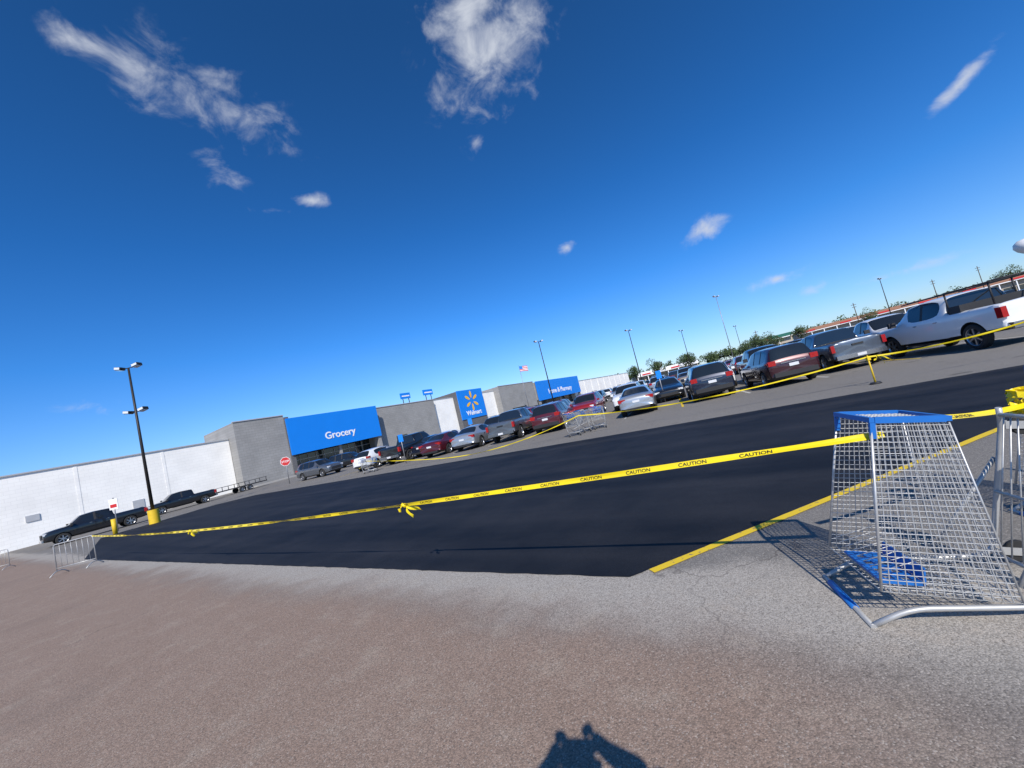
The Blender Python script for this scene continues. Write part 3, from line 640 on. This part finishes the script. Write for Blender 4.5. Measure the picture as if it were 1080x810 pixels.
# ------------------------------------------------------------------ trees
def leafmat(name,c): return mat(name,c,.8,0,.5,.8)
M_leaf=leafmat('foliage',(.055,.085,.022)); M_leaf2=leafmat('foliage_dark',(.03,.055,.018)); M_bark=mat('bark',(.07,.055,.04),.95,0,.4,8,bump=.5)
def crown(bm,c,r,n,sz,rng):
    lob=[]
    for i in range(9):
        v=Vector((rng.gauss(0,1),rng.gauss(0,1),rng.gauss(0,.8))).normalized()*rng.uniform(.35,.75); lob.append((Vector(c)+Vector((v.x*r,v.y*r,v.z*r*.8)),r*rng.uniform(.28,.5)))
    for i in range(n):
        lc,lr=rng.choice(lob); v=Vector((rng.gauss(0,1),rng.gauss(0,1),rng.gauss(0,1))).normalized()*lr*rng.uniform(.6,1.08); q=lc+v
        a=Vector((rng.gauss(0,1),rng.gauss(0,1),rng.gauss(0,1))).normalized(); b=a.orthogonal().normalized(); s=sz*rng.uniform(.5,1.3)
        pts=[q+a*s,q+b*s*.7,q-a*s*.8,q-b*s*.6]
        f=bm.faces.new([bm.verts.new(x) for x in pts]); f.material_index=1 if rng.random()<.6 else 2
def tree(x,y,h,seed,r=None):
    rng=random.Random(seed); bm=bmesh.new(); r=r or h*.34
    tube(bm,(0,0,0),(.1,0,h*.45),.035*h,8,0,.022*h)
    for i in range(6):
        a=rng.uniform(0,6.28); tube(bm,(.1,0,h*rng.uniform(.3,.45)),(math.cos(a)*r*.6,math.sin(a)*r*.6,h*rng.uniform(.55,.8)),.016*h,6,0,.005*h)
    crown(bm,(0,0,h*.65),r,1500,h*.03,rng)
    finish(bm,'broadleaf_tree',[M_bark,M_leaf,M_leaf2],loc=(x,y,0),recalc=False)
for i,(x,y,h,r) in enumerate(((62,165,10,4.5),(72,160,9,4),(80,175,9,4),(112,170,10,5),(104,160,8.5,4),(150,160,8,4),(262,200,13,7),(54,170,9,4),(125,165,9,4),(90,130,7,3),(73,120,6,2.6))): tree(x,y,h,20+i,r)
rng=random.Random(5); bm=bmesh.new()
for i in range(170):
    t=i/169; x=50+t*470; y=370-t*110+rng.uniform(-8,8); h=rng.uniform(9,15)
    tube(bm,(x,y,0),(x,y,h*.6),.3,5,0,.15); crown(bm,(x,y,h*.55),h*.5,230,.9,rng)
finish(bm,'tree_line',[M_bark,M_leaf,M_leaf2],recalc=False)
# ------------------------------------------------------------------ strip mall and other far buildings
M_tan=mat('tan_stucco',(.42,.36,.28),.9,0,.1,.5); M_orange=mat('brown_roof_tile',(.30,.15,.09),.8,0,.2,2); M_green=mat('green_metal_roof',(.03,.13,.09),.5,0,.1,1)
def mall(name,x,y,az,ln,mroof,h=5.6):
    e=empty(name,Matrix.Translation((x,y,0))@Matrix.Rotation(R(90-az),4,'Z'))
    boxes('walls',[(0,ln,0,20,0,h-1.2)],M_tan,e)
    bm=bmesh.new(); prof=[(-2.5,h-1.7),(-2.5,h-1.1),(.5,h+.3),(3,h+.3),(3,h-1.19),(-2.4,h-1.19)]
    A=[bm.verts.new((0,a,b)) for a,b in prof]; B=[bm.verts.new((ln,a,b)) for a,b in prof]
    for i in range(6): bm.faces.new((A[i],A[(i+1)%6],B[(i+1)%6],B[i]))
    bm.faces.new(A); bm.faces.new(B[::-1]); finish(bm,'roof',[mroof],parent=e)
    boxes('shop_windows',[(q,q+3.6,-.05,-.01,.4,3) for q in [i*4.5+.6 for i in range(int(ln/4.5))]],M_storeglass,e)
    boxes('columns',[(q,q+.4,-2.2,-1.8,0,h-1.71) for q in [i*6 for i in range(int(ln/6))]],M_wsign,e)
    boxes('fascia_signs',[(q,q+5,-2.72,-2.52,h-1.6,h-.8) for q in [i*17+3 for i in range(int(ln/17))]],M_red,e)
    boxes('fascia',[(0,ln,-2.51,-2.41,h-2.1,h-1.69)],M_wsign,e)
mall('strip_mall_building',178,236,118,190,M_orange,7.8)
mall('strip_mall_building',150,235,105,20,M_green,8.5)
mall('retail_building',75,235,98,36,M_wsign,6)
for (x,y,h) in ((201,178,15),(238,190,17),(160,175,13),(120,185,12)):
    bm=bmesh.new(); tube(bm,(0,0,0),(0,0,h),.2,8,0,.13); add_box(bm,-1.2,1.2,-.06,.06,h-1,h-.8,0); add_box(bm,-1,1,-.06,.06,h-2.1,h-1.9,0); finish(bm,'utility_pole',[M_wood],loc=(x,y,0))
M_wt=mat('white_tank_paint',(.7,.7,.7),.5,0,.08,.3)
bm=bmesh.new(); prof=[(2.2,0),(1.4,4),(1.3,20),(2.2,22.5),(4.6,24.5),(6,27),(5.6,29.5),(3.6,31.5),(0.01,32.3)]; pv=None
for r_,z_ in prof:
    ring=[bm.verts.new((r_*math.cos(2*math.pi*i/28),r_*math.sin(2*math.pi*i/28),z_)) for i in range(28)]
    if pv:
        for i in range(28): bm.faces.new((pv[i],pv[(i+1)%28],ring[(i+1)%28],ring[i]))
    pv=ring
finish(bm,'water_tower',[M_wt],loc=(349,250,0),smooth=50)
# ------------------------------------------------------------------ photographer
ph=empty('photographer')
def skin(name,verts,edges,m,root=0,sub=2):
    me=bpy.data.meshes.new(name); me.from_pydata([v[:3] for v in verts],edges,[]); me.materials.append(m)
    o=bpy.data.objects.new(name,me); COL.objects.link(o); o.parent=ph
    o.modifiers.new('k','SKIN'); 
    for i,v in enumerate(verts):
        me.skin_vertices[0].data[i].radius=(v[3],v[4] if len(v)>4 else v[3]); me.skin_vertices[0].data[i].use_root=(i==root)
    s=o.modifiers.new('s','SUBSURF'); s.levels=sub; s.render_levels=sub
    return o
M_skin=mat('skin',(.42,.25,.17),.6,0,.1,10); M_shirt=mat('shirt_cloth',(.08,.10,.16),.9,0,.15,20,bump=.2); M_jean=mat('denim',(.04,.06,.12),.9,0,.2,30,bump=.2); M_hair=mat('dark_hair',(.02,.014,.01),.7,0,.3,40)
Y=-.31; Z=.155
skin('shirt',[(0,Y,.95+Z*.5,.17,.12),(0,Y,1.12+Z,.16,.115),(0,Y,1.32+Z,.19,.125),(0,Y+.01,1.40+Z,.13,.09),(.21,Y,1.40+Z,.09),(.37,-.17,1.46,.08),(-.21,Y,1.40+Z,.09),(-.37,-.17,1.46,.08),(0,Y+.02,1.48+Z,.065),(.26,-.11,1.56,.072),(-.26,-.11,1.56,.072)],[(0,1),(1,2),(2,3),(3,4),(4,5),(5,9),(3,6),(6,7),(7,10),(3,8)],M_shirt)
skin('trousers',[(0,Y,1.03,.16,.12),(.10,Y,.90,.10),(.12,Y+.02,.50,.068),(.13,Y,.09,.052),(-.10,Y,.90,.10),(-.12,Y+.02,.50,.068),(-.13,Y,.09,.052)],[(0,1),(1,2),(2,3),(0,4),(4,5),(5,6)],M_jean)
skin('head',[(0,Y+.02,1.46+Z,.055),(0,Y+.05,1.53+Z,.06),(0,Y+.07,1.60+Z,.082,.095),(0,Y+.06,1.67+Z,.08,.095),(0,Y+.06,1.71+Z,.055,.06),(0,Y+.165,1.595+Z,.014)],[(0,1),(1,2),(2,3),(3,4),(2,5)],M_skin)
skin('hair',[(0,Y+.0,1.60+Z,.08),(0,Y+.035,1.67+Z,.098,.10),(0,Y+.05,1.72+Z,.08,.085)],[(0,1),(1,2)],M_hair)
for s in (-1,1):
    hx=s*.088
    skin('forearm',[(s*.28,-.11,1.55,.058),(s*.20,-.09,1.61,.052),(s*.135,-.075,1.665,.042),(s*.11,-.06,1.695,.042,.03),(hx,-.05,1.735,.038,.022)],[(0,1),(1,2),(2,3),(3,4)],M_skin)
    for k,(dz,ln) in enumerate(((.03,.9),(.01,1.0),(-.01,.95),(-.03,.8))):
        skin('finger_%d'%(k+1),[(hx+s*.005,-.05,1.72+dz,.010),(hx,-.03,1.735+dz*.8+.012,.010),(hx-s*.03*ln,-.026,1.732+dz*.7+.012,.009),(hx-s*.05*ln,-.03,1.725+dz*.6,.008)],[(0,1),(1,2),(2,3)],M_skin,sub=1)
    skin('thumb',[(hx+s*.01,-.06,1.68,.012),(hx-s*.015,-.065,1.665,.010),(hx-s*.04,-.05,1.67,.009)],[(0,1),(1,2)],M_skin,sub=1)
    bm=bmesh.new(); add_box(bm,-.05,.05,-.10,.17,0,.09); bmesh.ops.bevel(bm,geom=bm.edges[:],offset=.03,segments=3); bmesh.ops.translate(bm,verts=bm.verts,vec=(s*.13,Y+.03,.0)); finish(bm,'shoe',[M_trim],parent=ph,smooth=40)
    for nm,rr_,xx,yy,zz,mm in (('eye',.012,s*.032,Y+.155,1.625+Z,M_wsign),('ear',.022,s*.085,Y+.06,1.61+Z,M_skin)):
        bm=bmesh.new(); bmesh.ops.create_uvsphere(bm,u_segments=12,v_segments=8,radius=rr_); bmesh.ops.translate(bm,verts=bm.verts,vec=(xx,yy,zz)); finish(bm,nm,[mm],parent=ph,smooth=60)
bm=bmesh.new(); add_box(bm,-.080,.080,-.042,-.034,-.040,.040,0,Matrix.Rotation(R(13.8),4,'Y'))
bmesh.ops.translate(bm,verts=bm.verts,vec=(0,0,1.685)); finish(bm,'phone',[M_trim],parent=ph)
